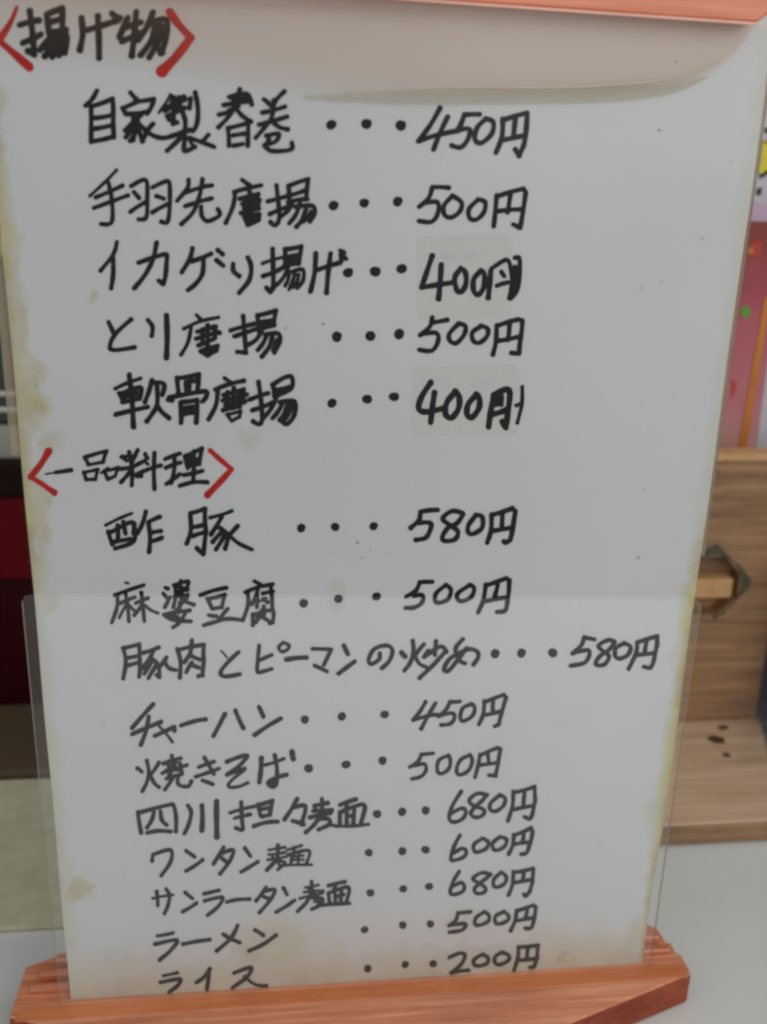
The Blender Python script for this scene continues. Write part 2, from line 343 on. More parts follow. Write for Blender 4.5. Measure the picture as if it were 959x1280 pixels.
# ---- handwriting: every stroke is a ribbon of ink with round ends
HX = 0
class Pen:
    def __init__(s, fat=1.14): s.fat = fat; s.bm = bmesh.new(); s.k = 0
    def dab(s, x, y, r, n=14, sx=1.0, sy=1.0):
        d = -0.00010 - 2.0e-7 * s.k; s.k += 1
        vs = []
        ph = random.random() * 6
        for i in range(n):
            a = 2 * math.pi * i / n; rr = r * (1 + 0.05 * math.sin(2 * a + ph))
            X, Z = sheet_point(x + rr * sx * math.cos(a), y + rr * sy * math.sin(a)); vs.append(s.bm.verts.new((X, d, Z)))
        s.bm.faces.new(vs)
    def stroke(s, pts, w0, w1=None, jitter=0.07):
        w1 = w1 or w0
        if len(pts) > 2: pts = spline(pts, 5)
        else:
            (ax, ay), (bx, by) = pts; L = math.hypot(bx - ax, by - ay); q = random.uniform(-0.03, 0.03) * L
            nx, ny = -(by - ay) / (L + 1e-6), (bx - ax) / (L + 1e-6)
            pts = [(ax + (bx - ax) * t + nx * q * math.sin(math.pi * t), ay + (by - ay) * t + ny * q * math.sin(math.pi * t)) for t in (0, .2, .4, .6, .8, 1)]
        n = len(pts); ph = random.random() * 6
        W = [(0.00 + w0 + (w1 - w0) * i / (n - 1)) * s.fat * (1 + jitter * math.sin(i * 0.9 + ph)) * (1.06 if i in (0, n - 1) else 1.0) for i in range(n)]
        for i in range(n):
            s.dab(pts[i][0], pts[i][1], W[i] / 2)
            if i < n - 1:
                (ax, ay), (bx, by) = pts[i], pts[i + 1]; L = math.hypot(bx - ax, by - ay)
                if L < 1e-4: continue
                nx, ny = -(by - ay) / L, (bx - ax) / L; d = -0.00010 - 2.0e-7 * s.k; s.k += 1
                vs = []
                for x, y in ((ax + nx * W[i] / 2, ay + ny * W[i] / 2), (ax - nx * W[i] / 2, ay - ny * W[i] / 2), (bx - nx * W[i + 1] / 2, by - ny * W[i + 1] / 2), (bx + nx * W[i + 1] / 2, by + ny * W[i + 1] / 2)):
                    X, Z = sheet_point(x, y); vs.append(s.bm.verts.new((X, d, Z)))
                s.bm.faces.new(vs)
def write(name, crop, text, mat=INK, label=None, parent=sheet):
    """crop = (x0, y0, scale, pen width); strokes 'x y, x y' separated by ';', '!' keeps corners sharp, '=w' sets the width"""
    pen = Pen((1.04 if name != 'price' else 1.14) if mat is INK else 1.12)
    crops = [(crop, text)] if isinstance(text, str) else list(zip(crop, text))
    for (x0, y0, sc, pw), tx in crops:
        for st in tx.split(';'):
            st = st.strip()
            if not st: continue
            w = pw
            if '=' in st: st, ww = st.split('='); w = float(ww)
            sharp = st.startswith('!'); st = st.lstrip('!')
            pts = [tuple(float(c) for c in p.split()) for p in st.split(',')]
            pts = [(x0 + x / sc, y0 + y / sc) for x, y in pts]
            ww = w / sc
            if sharp:
                for a, b in zip(pts, pts[1:]): pen.stroke([a, b], ww)
            elif len(pts) == 1: pen.dab(pts[0][0], pts[0][1], ww / 2)
            else: pen.stroke(pts, ww)
    for f in pen.bm.faces:
        f.normal_update()
        if f.normal.y > 0: f.normal_flip()
    o = obj(name, pen.bm, mat, parent)
    if label: o['label'] = label
    return o
def dots(pts, r, mat=INK):
    pen = Pen()
    for x, y in pts:
        pen.dab(x, y, r, 18, random.uniform(.93, 1.08), random.uniform(.93, 1.05)); pen.dab(x + r * .25, y - r * .15, r * .8, 14)
    for f in pen.bm.faces:
        f.normal_update()
        if f.normal.y > 0: f.normal_flip()
    obj('dotted_leader', pen.bm, mat, sheet)
def bracket(crop, a, b, wa, wb):
    pen = Pen(); x0, y0, sc = crop
    f = lambda P: [(x0 + x / sc, y0 + y / sc) for x, y in P]
    pen.stroke(f(a), wa[0] / sc, wa[1] / sc); pen.stroke(f(b), wb[0] / sc, wb[1] / sc)
    for q in pen.bm.faces:
        q.normal_update()
        if q.normal.y > 0: q.normal_flip()
    obj('bracket', pen.bm, RED, sheet)

bracket((0, 0, 4), [(85, 38), (52, 115), (-2, 200)], [(-2, 205), (60, 258), (148, 335)], (16, 34), (24, 40))
bracket((0, 0, 4), [(850, 60), (890, 118), (955, 190)], [(952, 192), (885, 280), (810, 358)], (38, 32), (34, 48))
write('heading', (0, 0, 4, 31), "100 125,195 102;150 55,165 180,172 272;172 275,140 255;115 215,205 172;235 75,245 165;!235 72,312 42,312 140;245 112,305 95;245 160,330 150;200 250,262 180;250 190,330 172,325 265;225 282,285 205;262 285,312 210;295 275,320 230;240 215,320 195;230 240,300 250;408 90,415 170,400 250;440 150,520 125,590 102;490 80,495 180,497 290;560 68,590 92;575 110,600 90;640 90,598 185;618 140,705 112;682 60,672 180,660 280;612 205,705 165;765 62,740 130,690 200;740 125,830 98,828 200,805 265;780 120,760 200,705 275;805 130,790 210,748 285;812 262,785 240;770 160,780 230")
write('dish_name', [(100, 105, 6, 36), (220, 105, 6, 33)], [
 "128 50,95 110,45 160;85 160,85 300,85 435;!95 165,245 110,250 250,255 400;110 255,232 235;115 335,232 312;95 430,250 395;380 65,425 115;320 180,345 222;!322 182,430 132,555 115,540 165,505 220;355 225,500 210;460 230,340 350;430 290,345 400;440 330,378 428;435 250,440 330,470 430;430 290,495 355,470 425;400 250,410 360,400 420;550 298,500 350;500 345,540 382,620 405,700 388,790 350;680 80,640 150,592 215=22;640 180,780 95;640 200,790 115;700 100,700 300;655 240,785 180;670 265,730 290;760 185,790 270,790 340;740 100,750 170;690 130,740 180;830 110,822 180;865 62,885 170,882 280,856 345,822 345;680 392,830 345;805 350,720 440,655 500;790 395,785 500,862 472",
 "245 380,195 435;105 405,200 438,288 472;90 405,110 430,130 470=26;480 38,450 140,400 240,320 325;400 98,530 72,570 155;430 120,540 100;360 158,560 130;400 200,470 165;322 230,430 200;465 200,500 240,565 282;392 330,400 462;!395 330,545 290,540 462;430 385,520 372;435 462,500 450;660 115,712 160;815 55,765 105,735 150;650 215,820 170;735 120,722 240,670 320,600 402;622 305,835 245;732 290,780 325,840 340;680 388,770 372,750 430,668 455;700 400,690 440;665 462,720 502,862 492,870 440"])
write('price', (500, 120, 5.33, 30), "268 80,205 190,125 300;125 300,240 262,400 228;318 140,265 250,225 355;430 125,405 190,375 235;430 125,530 122;400 222,465 222,452 290,405 342,345 330;570 155,515 210,500 290,545 312,612 250,622 175,570 150;685 155,680 270,640 378;!690 160,848 112,842 220,825 330,795 398;795 398,768 355;770 150,758 255;695 292,838 262")
dots([(414, 156), (458, 155), (501, 157)], 6.6)
write('dish_name', [(100, 200, 6, 33), (260, 200, 6, 33)], [
 "275 75,200 155,75 270=26;120 280,320 192;105 360,240 310,360 265;215 170,240 300,245 440,220 480,160 480;385 195,495 150,505 300,498 430,440 445;405 240,445 285;380 388,490 318;545 205,655 158,675 210,672 380,655 468,612 462;575 270,630 290;545 392,655 332;815 150,808 210,730 305;780 248,920 202,992 190;920 145,900 260,850 390,762 480;792 345,920 305,988 288;910 350,916 420,960 458,1048 415,1035 368",
 "258 150,315 190;195 240,400 190;205 245,188 350,135 470;240 290,380 255;260 330,390 300;310 220,322 400;375 260,372 360;250 398,385 362;270 360,380 330;270 290,375 320;290 280,290 370;345 260,345 370;!275 425,300 488,382 450,385 405,285 425;300 452,370 440;515 190,530 330,535 440,505 490,470 465;450 310,600 270;465 405,600 350;605 195,612 315;!605 195,752 142,738 290;612 265,735 225;600 315,745 292;640 310,600 380,540 430;655 350,780 342,802 395,765 462;690 330,660 410,610 475;740 355,710 440,665 500;775 390,740 440,700 468"])
write('price', (500, 220, 5.33, 28), "215 75,325 78;215 80,190 150,128 205;165 180,250 175,252 250,210 305,128 300;350 132,292 200,300 262,345 275,400 235,410 175,350 132;520 158,460 220,465 280,510 290,560 240,568 175,520 155;645 130,635 240,625 335;!650 135,822 85,838 110,820 230,800 345;800 345,755 322;735 130,718 240;650 235,815 222")
dots([(417, 257), (455, 254), (497, 252)], 6.2)
write('dish_name', [(110, 295, 6, 36), (270, 295, 6, 36)], [
 "218 45,190 140,95 260=32;190 170,190 290,175 390;515 52,490 170,430 290,350 390;380 200,480 165,585 138,590 200,582 300,565 358;565 360,532 335;785 92,765 170,705 270;780 188,925 132;868 165,860 280,812 355,752 405",
 "15 105,50 135;5 180,55 222;130 210,132 262,175 300;240 160,265 230,250 330,175 425;425 95,430 250,430 380,410 418;410 420,380 388;350 205,500 160=26;355 300,440 270,510 232;520 100,525 220;!520 100,640 78,618 205;530 160,620 145;515 222,622 200;540 190,620 175;540 240,500 320,430 390=30;560 270,650 250,655 330,612 390=30;550 270,540 330,520 372=28;590 285,575 340,550 400=28;620 290,610 340,582 385=28;750 130,740 280,710 415;760 255,930 200;860 130,842 280,830 425;935 110,960 125;950 150,975 170;940 140,940 185"])
write('price', (500, 300, 5.33, 33), "215 105,180 210,145 312;145 315,240 300,340 285;275 165,268 280,257 392;405 192,365 250,378 330,410 345,440 290,435 215,405 190;540 205,492 260,492 340,525 362,560 310,562 230,540 205;605 205,598 290,588 385")
write('yen_sign', (500, 300, 5.33, 28), "610 190,710 132,740 200,748 300,728 388;675 212,695 240;645 305,720 282;768 118,798 132,786 320,738 388;765 180,765 360;755 240,740 340", INK_THIN)
dots([(435, 341), (469, 339.5), (502, 336)], 6.6)
write('dish_name', [(120, 375, 6, 34), (270, 375, 6, 34)], [
 "95 165,130 240;265 145,155 245,108 330,130 375,290 355;390 150,425 200,420 268;530 115,535 280,530 430=42;755 112,795 152=28;660 215,780 160,920 130=28;715 205,690 320,640 408=30;760 238,900 200;752 290,915 245;770 340,890 290;838 190,838 350;885 200,895 280;800 220,800 320;900 232,928 246;!785 385,840 415,905 378,912 345,800 375;830 392,880 380",
 "205 120,215 250,225 390;225 395,160 388;110 228,290 178;140 272,310 215;312 115,328 240;!315 115,450 78,432 190;330 165,430 150;330 215,440 188;340 185,430 170;345 230,300 300,232 340;370 258,465 250,480 310,440 392;375 280,350 330,315 375;425 270,400 350,345 425;460 300,430 375"])
write('price', (500, 380, 5.33, 28), "215 90,200 150,135 208;225 122,315 105;150 200,240 192,256 240,215 310,130 305;390 132,328 200,338 250,380 258,430 200,435 145,390 130;540 148,482 190,490 245,530 258,580 215,585 165,540 145;645 140,640 250,620 335;!650 145,790 102,815 112,802 240,795 328;795 330,742 325;730 135,718 240;655 245,800 215")
dots([(421, 421), (463, 420), (499, 417.5)], 6.4)
write('dish_name', [(130, 455, 6, 36), (250, 455, 6, 34)], [
 "190 80,212 280,222 470=40;85 185,180 140,275 108=30;115 218,150 282;130 222,275 175,268 258;150 245,270 215;140 285,265 258;90 378,330 322;360 120,340 200,308 285;355 140,450 148,440 230;400 170,400 300,365 370,322 430;405 320,440 365,490 405;550 105,560 220;!550 108,712 78,702 200;615 135,622 200;615 138,690 125;640 165,640 205;480 268,512 272;490 250,640 222,765 205,768 245,740 280;575 290,580 440;!580 285,700 268,692 438;600 330,680 320;600 375,680 362;610 350,680 340",
 "185 105,225 130=28;115 190,220 150,330 125;135 200,120 310,65 415;180 232,330 190;170 272,350 228;190 305,340 280;255 180,250 330;325 200,325 290;210 210,210 300;290 200,290 290;175 345,300 318;!205 378,240 428,298 395,305 352,215 375=26;440 135,460 280,466 420,440 450,400 430;375 265,510 218;395 345,540 290;548 155,558 240;545 155,640 98,690 100,685 180,575 240;575 195,670 172;565 220,660 200;570 262,530 340,475 405;600 285,710 280,708 380,655 448,605 420;625 280,590 350,545 405;660 300,635 370,600 418;690 300,670 360,645 405"])
write('price', (500, 460, 5.33, 36), "205 98,145 190,125 270,180 292,300 265;230 165,215 270,205 360;370 158,312 230,305 310,345 330,390 270,395 195,370 155;510 178,455 240,447 308,480 328,525 270,530 205,510 175;625 180,605 290,590 390;625 180,712 140,732 175,718 300,705 392;705 395,682 355;672 192,672 240;620 308,712 278;640 200,640 240")
write('price_mark', (500, 460, 5.33, 26), "815 125,812 240,782 365;775 250,810 235", INK)
dots([(415, 504), (459, 499), (492.5, 496)], 6.0)

bracket((20, 545, 6), [(246, 112), (188, 210), (110, 308)], [(112, 310), (190, 355), (290, 425)], (46, 40), (28, 40))
bracket((150, 545, 6), [(678, 108), (750, 175), (838, 248)], [(832, 255), (750, 345), (658, 440)], (34, 32), (38, 46))
pen_h = write('heading', [(20, 545, 6, 30), (150, 545, 6, 32)], [
 "225 285,310 270=14;300 272,415 255=32;515 160,545 215;!520 158,680 112,655 195;540 215,650 195=26;510 272,528 325;!515 272,615 250,598 325,528 328=26;662 262,690 322;!665 262,768 235,745 300,690 325=26;640 275,690 240=22",
 "15 155,50 182;135 105,95 188;70 120,92 250,90 370;-10 247,80 235,160 198;95 240,50 300,10 345;40 150,120 150=24;190 135,205 165;120 290,210 250,305 220;130 300,160 300;180 185,210 210=26;260 125,255 250,260 395;340 172,450 130;345 238,455 198;410 150,408 250,385 350;350 358,450 285;490 150,510 240;!490 152,615 92,595 210;510 195,600 170;510 222,590 210;500 170,560 110;520 140,540 200;480 292,620 260;555 130,555 240,550 345;450 372,550 345,655 345"])
write('dish_name', (120, 625, 4.795, 27), "60 150,135 112,215 80=20;75 190,100 265;85 195,215 132,225 200;230 140,228 245,115 290;130 150,132 230;165 130,178 200;100 252,210 232;300 70,280 140,250 200;315 132,382 100;315 132,325 220,320 310;330 195,390 185;330 247,395 226;565 80,570 180,545 260;!570 78,655 52,660 190,645 320;645 325,605 288;580 162,640 150;580 215,645 195;685 105,815 65=22;755 100,690 205;725 155,790 210,775 290;760 185,700 250;770 215,720 295;850 155,800 212;790 200,850 255,935 296=24")
write('price', (490, 620, 5.33, 29), "190 105,305 92;190 105,180 160,125 212;180 178,258 180,250 240,220 280,160 292;470 112,400 100,338 150,390 195,440 235,420 288,350 298,338 265,380 205,435 180,475 120;560 128,512 190,508 240,540 252,600 212,602 140,560 125;665 125,660 230,635 310;!670 125,802 82,822 102,802 230,790 285;788 290,762 310,745 302;735 120,732 220;680 230,800 210")
dots([(376.6, 660), (419, 658.6), (467, 657.7)], 5.3)
T = INK_THIN
write('dish_name', [(125, 715, 8, 36), (235, 715, 8, 36)], [
 "255 105,285 112=22;150 230,300 175,440 130;175 230,172 350,120 505;255 200,280 340,290 490;200 312,350 250;270 320,195 455=30;300 340,345 385=30;415 205,430 340,445 490;360 310,480 260;420 330,345 430;450 330,510 380,580 410=28;655 155,680 165;635 215,675 258;700 250,650 350;740 130,880 92,872 150;750 130,760 230,735 350;770 135,860 165;810 90,800 200;760 205,880 175;745 250,820 215;880 225,800 340,740 420;800 245,860 295,940 325;800 300,790 400;640 425,760 400,900 382;660 440,740 480,910 492;860 400,800 500,732 552;740 410,710 470;700 430,780 450;780 230,870 240,850 290",
 "125 230,250 185,385 155=38;195 265,240 360;!200 268,370 225,342 340;250 365,340 350;210 430,285 440;400 365,360 410,312 480;160 530,280 495,400 465,550 480;665 90,735 130;575 200,700 150,850 120;600 210,602 330,550 480;700 170,680 240,640 320;690 220,690 350;750 212,850 192;830 150,842 260,845 380;755 270,800 300;700 300,780 260=26;650 420,650 530;655 430,740 400,850 385,850 500;740 380,720 440,680 500;750 450,830 505;850 500,820 510;760 340,760 420;770 390,850 370;690 440,760 420"], T)
write('price', (490, 710, 5.33, 27), "185 95,270 92;185 95,160 150,95 190;145 185,205 180,200 230,150 262,90 265;360 112,297 165,287 218,320 230,375 205,393 145,360 110;520 112,442 165,437 205,470 220,530 190,548 135,520 110;625 110,610 210,575 295;!630 115,760 68,782 80,770 220;770 220,755 282,700 292;705 110,685 188;625 220,765 196", T)
dots([(379.6, 754), (423, 748.5), (470.7, 745.5)], 5.4, T)
write('dish_name', [(140, 790, 6, 29), (290, 790, 6, 26), (440, 790, 5.33, 25)], [
 "85 120,105 220,85 350;!90 120,205 92,210 220,205 335;110 195,200 178;120 250,205 225;235 155,350 115;310 140,280 200,232 270;290 190,350 250,355 335;300 220,245 310;330 255,275 345;355 335,335 320;410 190,370 250;400 230,430 270,480 285;490 125,515 220,510 340;!495 135,690 95,690 220,680 325;680 325,650 330;600 62,590 150,545 225;600 180,660 205;600 230,558 300;590 240,650 265;820 140,862 188=14;950 150,875 220,815 300,850 332,960 315",
 "205 100,195 200,190 290,212 300,300 275;205 212,300 170;385 80,352 110,370 145,415 132,428 98,385 78=24;410 205,560 190=32;!605 125,745 130,690 245;620 250,715 295;840 100,870 165=30;920 220,860 265,800 310=30",
 "185 140,182 180,130 212,112 180,150 112,230 88,270 120,250 190,200 240;330 135,355 162=30;405 55,410 120,390 200,350 255;480 80,422 150;420 160,450 210,495 232=22;510 120,480 165=22;560 60,552 150;480 165,590 95,630 130;620 132,540 220,450 305;740 45,690 110,715 185,755 208;765 105,700 190,645 255,612 245,660 170,770 115,830 125,842 165,810 215"], T)
write('price', (690, 780, 6, 29), "240 100,320 115;240 105,220 160,155 220;165 215,270 195,278 240,240 292,140 312;470 130,420 120,350 160,380 200,428 240,400 298,350 310,328 290,360 240,430 190,470 140;540 145,480 180,475 240,510 258,570 230,590 170,540 143;640 135,630 220,575 335;!645 135,790 90,790 150,765 270;765 270,740 325,690 320;710 125,695 220;640 230,770 215", T)
dots([(618.9, 817), (651.7, 816.3), (691, 816)], 5.6, T)
write('dish_name', (150, 865, 4.57, 23), "190 70,130 135,70 205;70 240,150 205,235 170;165 140,150 220,120 300;200 250,310 200;310 200,312 222;225 195,300 285=15;350 190,430 165,490 155;600 125,535 250;660 105,705 205;795 85,820 140;920 150,850 190,770 245", T)
write('price', (500, 860, 6.39, 29), "205 110,165 180,105 255;105 255,250 215,330 215;285 120,225 220,170 325;400 110,480 107;400 110,370 170,310 225;330 215,420 200,435 242,400 285,330 295;570 128,502 160,482 240,512 262,580 220,598 155,570 125;675 105,665 210,630 290;!680 110,830 52,848 75,812 200,792 285;790 290,757 305;748 90,742 180;670 215,812 182", T)
dots([(381, 899.5), (427.4, 895.4), (480.8, 893)], 5.2, T)
write('dish_name', [(160, 930, 8, 36), (270, 930, 8, 38)], [
 "95 240,138 275;190 165,210 280,190 380,145 470;310 185,240 290;230 320,265 390,310 430;440 115,450 230;355 195,530 140;345 290,470 245,590 210;520 190,540 290;400 205,420 250;480 180,400 340;385 345,540 300;380 260,540 260=28;440 350,370 455;500 330,500 390,540 420,610 418,635 370;765 135,860 300;710 228,860 175;680 325,800 285,910 245;745 362,850 400",
 "110 175,200 140,290 112,310 130,220 230,115 300;110 305,290 245;290 255,180 340,125 405,150 432,240 420,320 385=30;455 140,450 260,435 380=44;480 210,560 190,680 145=30;590 110,612 260,602 400,560 425,522 385,600 335,710 305;560 380,600 400;760 75,765 95=50;765 120,775 145=46"], T)
write('price', (500, 925, 6.39, 28), "170 115,265 105;170 115,145 170,80 215;115 205,195 190,208 240,170 290,95 310;390 122,312 160,298 240,330 268,390 230,403 165,390 120;560 118,482 160,452 240,480 278,550 240,578 165,560 115;640 115,625 200,600 295;!645 120,780 62,805 72,785 190,765 282;765 285,710 280;700 105,710 180;630 200,785 180", T)
dots([(385.8, 960.4), (432.7, 955.6), (478, 950.9)], 5.4, T)
write('dish_name', [(160, 990, 6, 29), (310, 990, 6, 29)], [
 "75 150,100 305;80 155,300 97,345 105,362 200,360 295;195 150,180 210,145 265;245 145,255 210,290 245;145 305,230 290,320 295;450 100,475 150,460 230,425 310;555 100,555 285=34;665 70,665 200,668 335=38;850 75,855 200,860 280,810 268;765 155,950 106=24;800 195,920 168=24",
 "0 165,15 165=24;75 95,95 175;!80 95,185 62,165 170;90 130,170 115;105 182,165 170;45 255,130 228,225 220;370 50,325 130,275 205;345 115,432 105,402 240;335 215,420 242;555 50,555 180;500 100,600 80;490 140,630 135;465 190,620 155;560 150,500 240,435 300;540 200,605 200,610 240,530 280;600 240,680 260=20;500 120,580 170=22;690 95,810 52;745 80,732 130;690 150,690 240;690 150,870 92,848 230;740 130,742 240;800 110,790 240;750 180,790 170;620 245,750 256,905 240=22"], T)
write('price', (540, 975, 6, 27), "220 85,150 200,130 290,170 315,230 290,255 240,225 210,150 245;410 110,340 100,280 150,310 190,388 220,382 262,330 280,290 250,325 200,380 150,413 110;510 112,442 170,437 220,480 233,538 190,548 135,510 110;610 85,605 190,570 305;!615 92,770 48,775 150,752 260;750 262,735 290,695 275;695 80,685 190;620 218,765 190", T)
dots([(471.4, 1017.5), (502.7, 1014.6), (532, 1013)], 5.2, T)
write('dish_name', (180, 1045, 4.36, 20), "45 135,50 102;50 100,145 75,145 140,95 215;230 80,275 112;320 130,280 160,230 190;435 60,380 150;420 95,488 75,465 140,415 205;425 120,460 148;550 65,580 108;620 140,580 165,530 195;730 50,725 120,670 185;680 75,770 60=14;680 100,770 88=14;675 128,780 110=14;720 130,770 145,730 182=16;700 110,745 160=14;780 75,860 50=14;820 60,800 150=16;785 100,900 78,885 150=16;850 80,840 150=14;800 110,870 105=13;800 130,870 128=13;740 160,830 156,915 155=14", T)
write('price', (540, 1030, 6, 27), "210 85,165 170,142 260,175 270,240 245,258 205,228 182,165 215;380 107,317 150,317 200,350 208,410 180,423 135,380 105;510 97,457 140,462 188,500 193,550 160,558 112,510 95;615 80,605 160,575 225;!620 82,745 28,755 55,732 160;730 160,710 215,670 225;690 65,678 140;620 150,740 135", T)
dots([(461, 1065.8), (503, 1063.8), (532, 1062)], 5.0, T)
write('dish_name', [(180, 1090, 6.85, 30), (310, 1090, 6.85, 30)], [
 "75 225,150 208,250 195=22;110 165,120 285;190 145,220 200,205 290,175 355;355 175,415 225;450 265,400 300,330 340;515 185,645 155;520 245,670 215,640 290,545 370;710 255,800 235,905 230",
 "155 130,115 190,70 245;140 162,232 150,190 240,100 345;120 200,180 228;305 135,335 192;400 240,330 290,245 340;545 80,545 190;490 130,605 108=20;480 172,650 158=20;445 225,640 178=22;540 180,500 260,425 335;540 215,640 228,610 285,550 315;570 250,630 255=22;520 140,600 200=20;690 115,830 82;750 110,730 160;690 180,700 270;690 178,860 128,842 260;740 150,750 270;800 140,795 260;750 210,820 190;600 285,740 272,870 265"], T)
write('price', (540, 1080, 6, 26), "205 55,160 130,137 210,165 228,230 205,243 165,218 138,150 170;440 75,370 65,307 110,360 145,403 180,388 213,340 220,317 190,350 150,405 108,440 78;520 62,467 110,462 158,490 173,545 145,558 95,520 60;610 55,605 150,575 230;!615 62,760 32,755 130,735 200;735 202,705 240,690 225;690 50,678 130;615 140,750 115", T)
dots([(463, 1116), (504, 1111), (536.5, 1108)], 4.8, T)
write('dish_name', (180, 1150, 5.33, 25), "90 105,195 85=21;75 160,220 132,180 200,105 265;260 160,350 142,440 130;625 35,580 120,485 205;530 95,640 150;740 65,795 100;880 100,800 158,700 205", T)
write('price', (540, 1125, 6, 26), "195 95,290 87;195 95,180 150,130 190;145 188,245 175,250 200,215 228,130 240;395 87,332 130,322 178,355 188,420 160,428 115,395 85;540 87,477 120,477 168,510 178,570 150,573 115,540 85;635 75,625 150,590 230;!640 80,760 38,780 52,765 150;765 150,745 208,700 210;715 60,703 130;630 155,770 130", T)
dots([(455.8, 1162), (503.4, 1156.4), (537.8, 1155)], 4.8, T)
write('dish_name', (180, 1150, 5.33, 25), "130 370,225 350=20;110 415,240 392,225 435,170 478;440 325,400 380,350 415;435 360,420 460;600 352,715 315,685 380,590 450;670 375,740 428,820 436=20", T)
write('price', (540, 1175, 6, 27), "130 130,210 97,248 115,220 180,145 245;145 245,275 225;380 107,322 140,312 178,350 193,410 175,423 135,380 105;525 92,477 120,472 168,510 183,570 155,578 115,525 90;650 50,645 130,615 230;!655 52,795 38,790 130,765 198;765 200,735 205;720 60,713 140;655 150,785 135", T)
dots([(459.7, 1210.7), (506.4, 1205.6), (541.5, 1204.5)], 4.8, T)

# ghosts of older prices under the tape, stray specks of the laminate
for P in ([(540, 318), (585, 322)], [(530, 480), (545, 474), (560, 480)], [(575, 322), (600, 318)], [(590, 480), (615, 478)]):
    pen = Pen(); pen.stroke([tuple(map(float, p)) for p in P], 7)
    for v in pen.bm.verts: v.co.y += 0.00002
    obj('faded_old_price', pen.bm, GHOST, sheet)
SPECK = simple('speck', (0.33, 0.31, 0.26), 0.6)
pen = Pen()
for x, y, r in ((845, 77, 1.6), (824, 163, 1.8), (914, 201, 1.4), (447, 678, 1.9), (453, 697, 1.5), (463, 686, 1.5), (416, 690, 1.3), (487, 690, 1.0), (404, 405, 2.0), (45, 482, 1.5), (357, 410, 1.5), (885, 587, 1.6), (801, 360, 1.4), (798, 697, 1.6), (805, 612, 1.2), (878, 298, 1.5), (164, 895, 1.2), (130, 905, 1.3), (827, 353, 1.1), (240, 1120, 1.0), (625, 655, 1.0), (750, 1060, 0.9), (690, 560, 0.9), (700, 900, 1.0)):
    pen.dab(x, y, r * 0.85, 8, random.uniform(.8, 1.5), random.uniform(.6, 1.2))
tag(obj('laminate_speck', pen.bm, SPECK, sheet), kind='stuff')

# ------------------------------------------------------------------ wooden holder behind, on the right
holder = thing('wooden_holder', 'cedar holder with a low shelf and upright board to the right behind the menu', 'wooden stand', (0.15, 0.12, 0))
holder_shelf = [(0.06, 0.080), (0.196, 0.080), (0.2105, 0.126), (0.2235, 0.160), (0.2235, 0.178), (0.06, 0.178)]
obj('shelf', prism(holder_shelf, 0.0005, 0.0102, 0.0008, 2), WOOD, holder)
obj('shelf_top', prism([(x - (0.0006 if x > .1 else 0), y + (0.0006 if y < .1 else 0)) for x, y in holder_shelf], 0.0103, 0.0110, 0.0003, 1), WOODS, holder)
# upright board with an eight sided mortise
def board(x0, x1, z0, z1, cx, cz, r, y0, y1):
    bm = bmesh.new(); n = 8
    def ringpts(y):
        hole = [(cx + r * 1.0 * math.cos(math.radians(22.5 + 45 * k)), y, cz + r * math.sin(math.radians(22.5 + 45 * k))) for k in range(8)]
        outer = [(x1, y, cz + r * .5), (cx + r * .5, y, z1), (cx - r * .5, y, z1), (x0, y, cz + r * .5), (x0, y, cz - r * .5), (cx - r * .5, y, z0), (cx + r * .5, y, z0), (x1, y, cz - r * .5)]
        corner = [(x1, y, z1), (x0, y, z1), (x0, y, z0), (x1, y, z0)]
        return [[bm.verts.new(p) for p in q] for q in (hole, outer, corner)]
    F, Bk = ringpts(y0), ringpts(y1)
    for (h, o, c), rev in ((F, 0), (Bk, 1)):
        for k in range(8):
            j = (k + 1) % 8
            vs = [h[k], o[k], o[j], h[j]] if k % 2 else [h[k], o[k], c[k // 2], o[j], h[j]]
            bm.faces.new(vs if not rev else vs[::-1])
    for k in range(8):
        j = (k + 1) % 8; bm.faces.new((F[0][k], F[0][j], Bk[0][j], Bk[0][k]))
    loop = lambda S: [S[1][0], S[2][0], S[1][1], S[1][2], S[2][1], S[1][3], S[1][4], S[2][2], S[1][5], S[1][6], S[2][3], S[1][7]]
    a, b = loop(F), loop(Bk)
    for k in range(12): bm.faces.new((a[k], b[k], b[(k + 1) % 12], a[(k + 1) % 12]))
    bmesh.ops.recalc_face_normals(bm, faces=bm.faces[:]); return bm
obj('upright_board', board(0.06, 0.2215, 0.0112, 0.1530, 0.1855, 0.0880, 0.0170, 0.1650, 0.1740), WOOD, holder)
obj('mortise_back', box(0.166, 0.206, 0.1742, 0.1760, 0.068, 0.110), WOOD, holder)
obj('cap_strip', box(0.06, 0.2225, 0.1625, 0.1750, 0.1532, 0.1568, 0.0006), WOODL, holder)
obj('peg', box(0.1770, 0.1972, 0.1625, 0.1735, 0.0822, 0.0925, 0.0012, 3), WOODL, holder)
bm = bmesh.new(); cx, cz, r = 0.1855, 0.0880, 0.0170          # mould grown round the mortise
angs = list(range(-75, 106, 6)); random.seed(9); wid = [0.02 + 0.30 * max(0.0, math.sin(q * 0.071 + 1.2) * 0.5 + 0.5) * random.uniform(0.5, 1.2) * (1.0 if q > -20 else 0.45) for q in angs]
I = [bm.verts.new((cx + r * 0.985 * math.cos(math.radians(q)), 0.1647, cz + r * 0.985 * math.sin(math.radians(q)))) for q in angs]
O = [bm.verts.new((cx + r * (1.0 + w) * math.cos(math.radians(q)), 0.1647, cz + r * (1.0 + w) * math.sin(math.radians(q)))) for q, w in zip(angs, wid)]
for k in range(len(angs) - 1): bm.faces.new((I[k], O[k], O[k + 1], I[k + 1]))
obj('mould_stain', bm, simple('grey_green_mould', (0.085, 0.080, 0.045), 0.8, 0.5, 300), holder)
KNOT = simple('knot_brown', (0.09, 0.055, 0.028), 0.6)
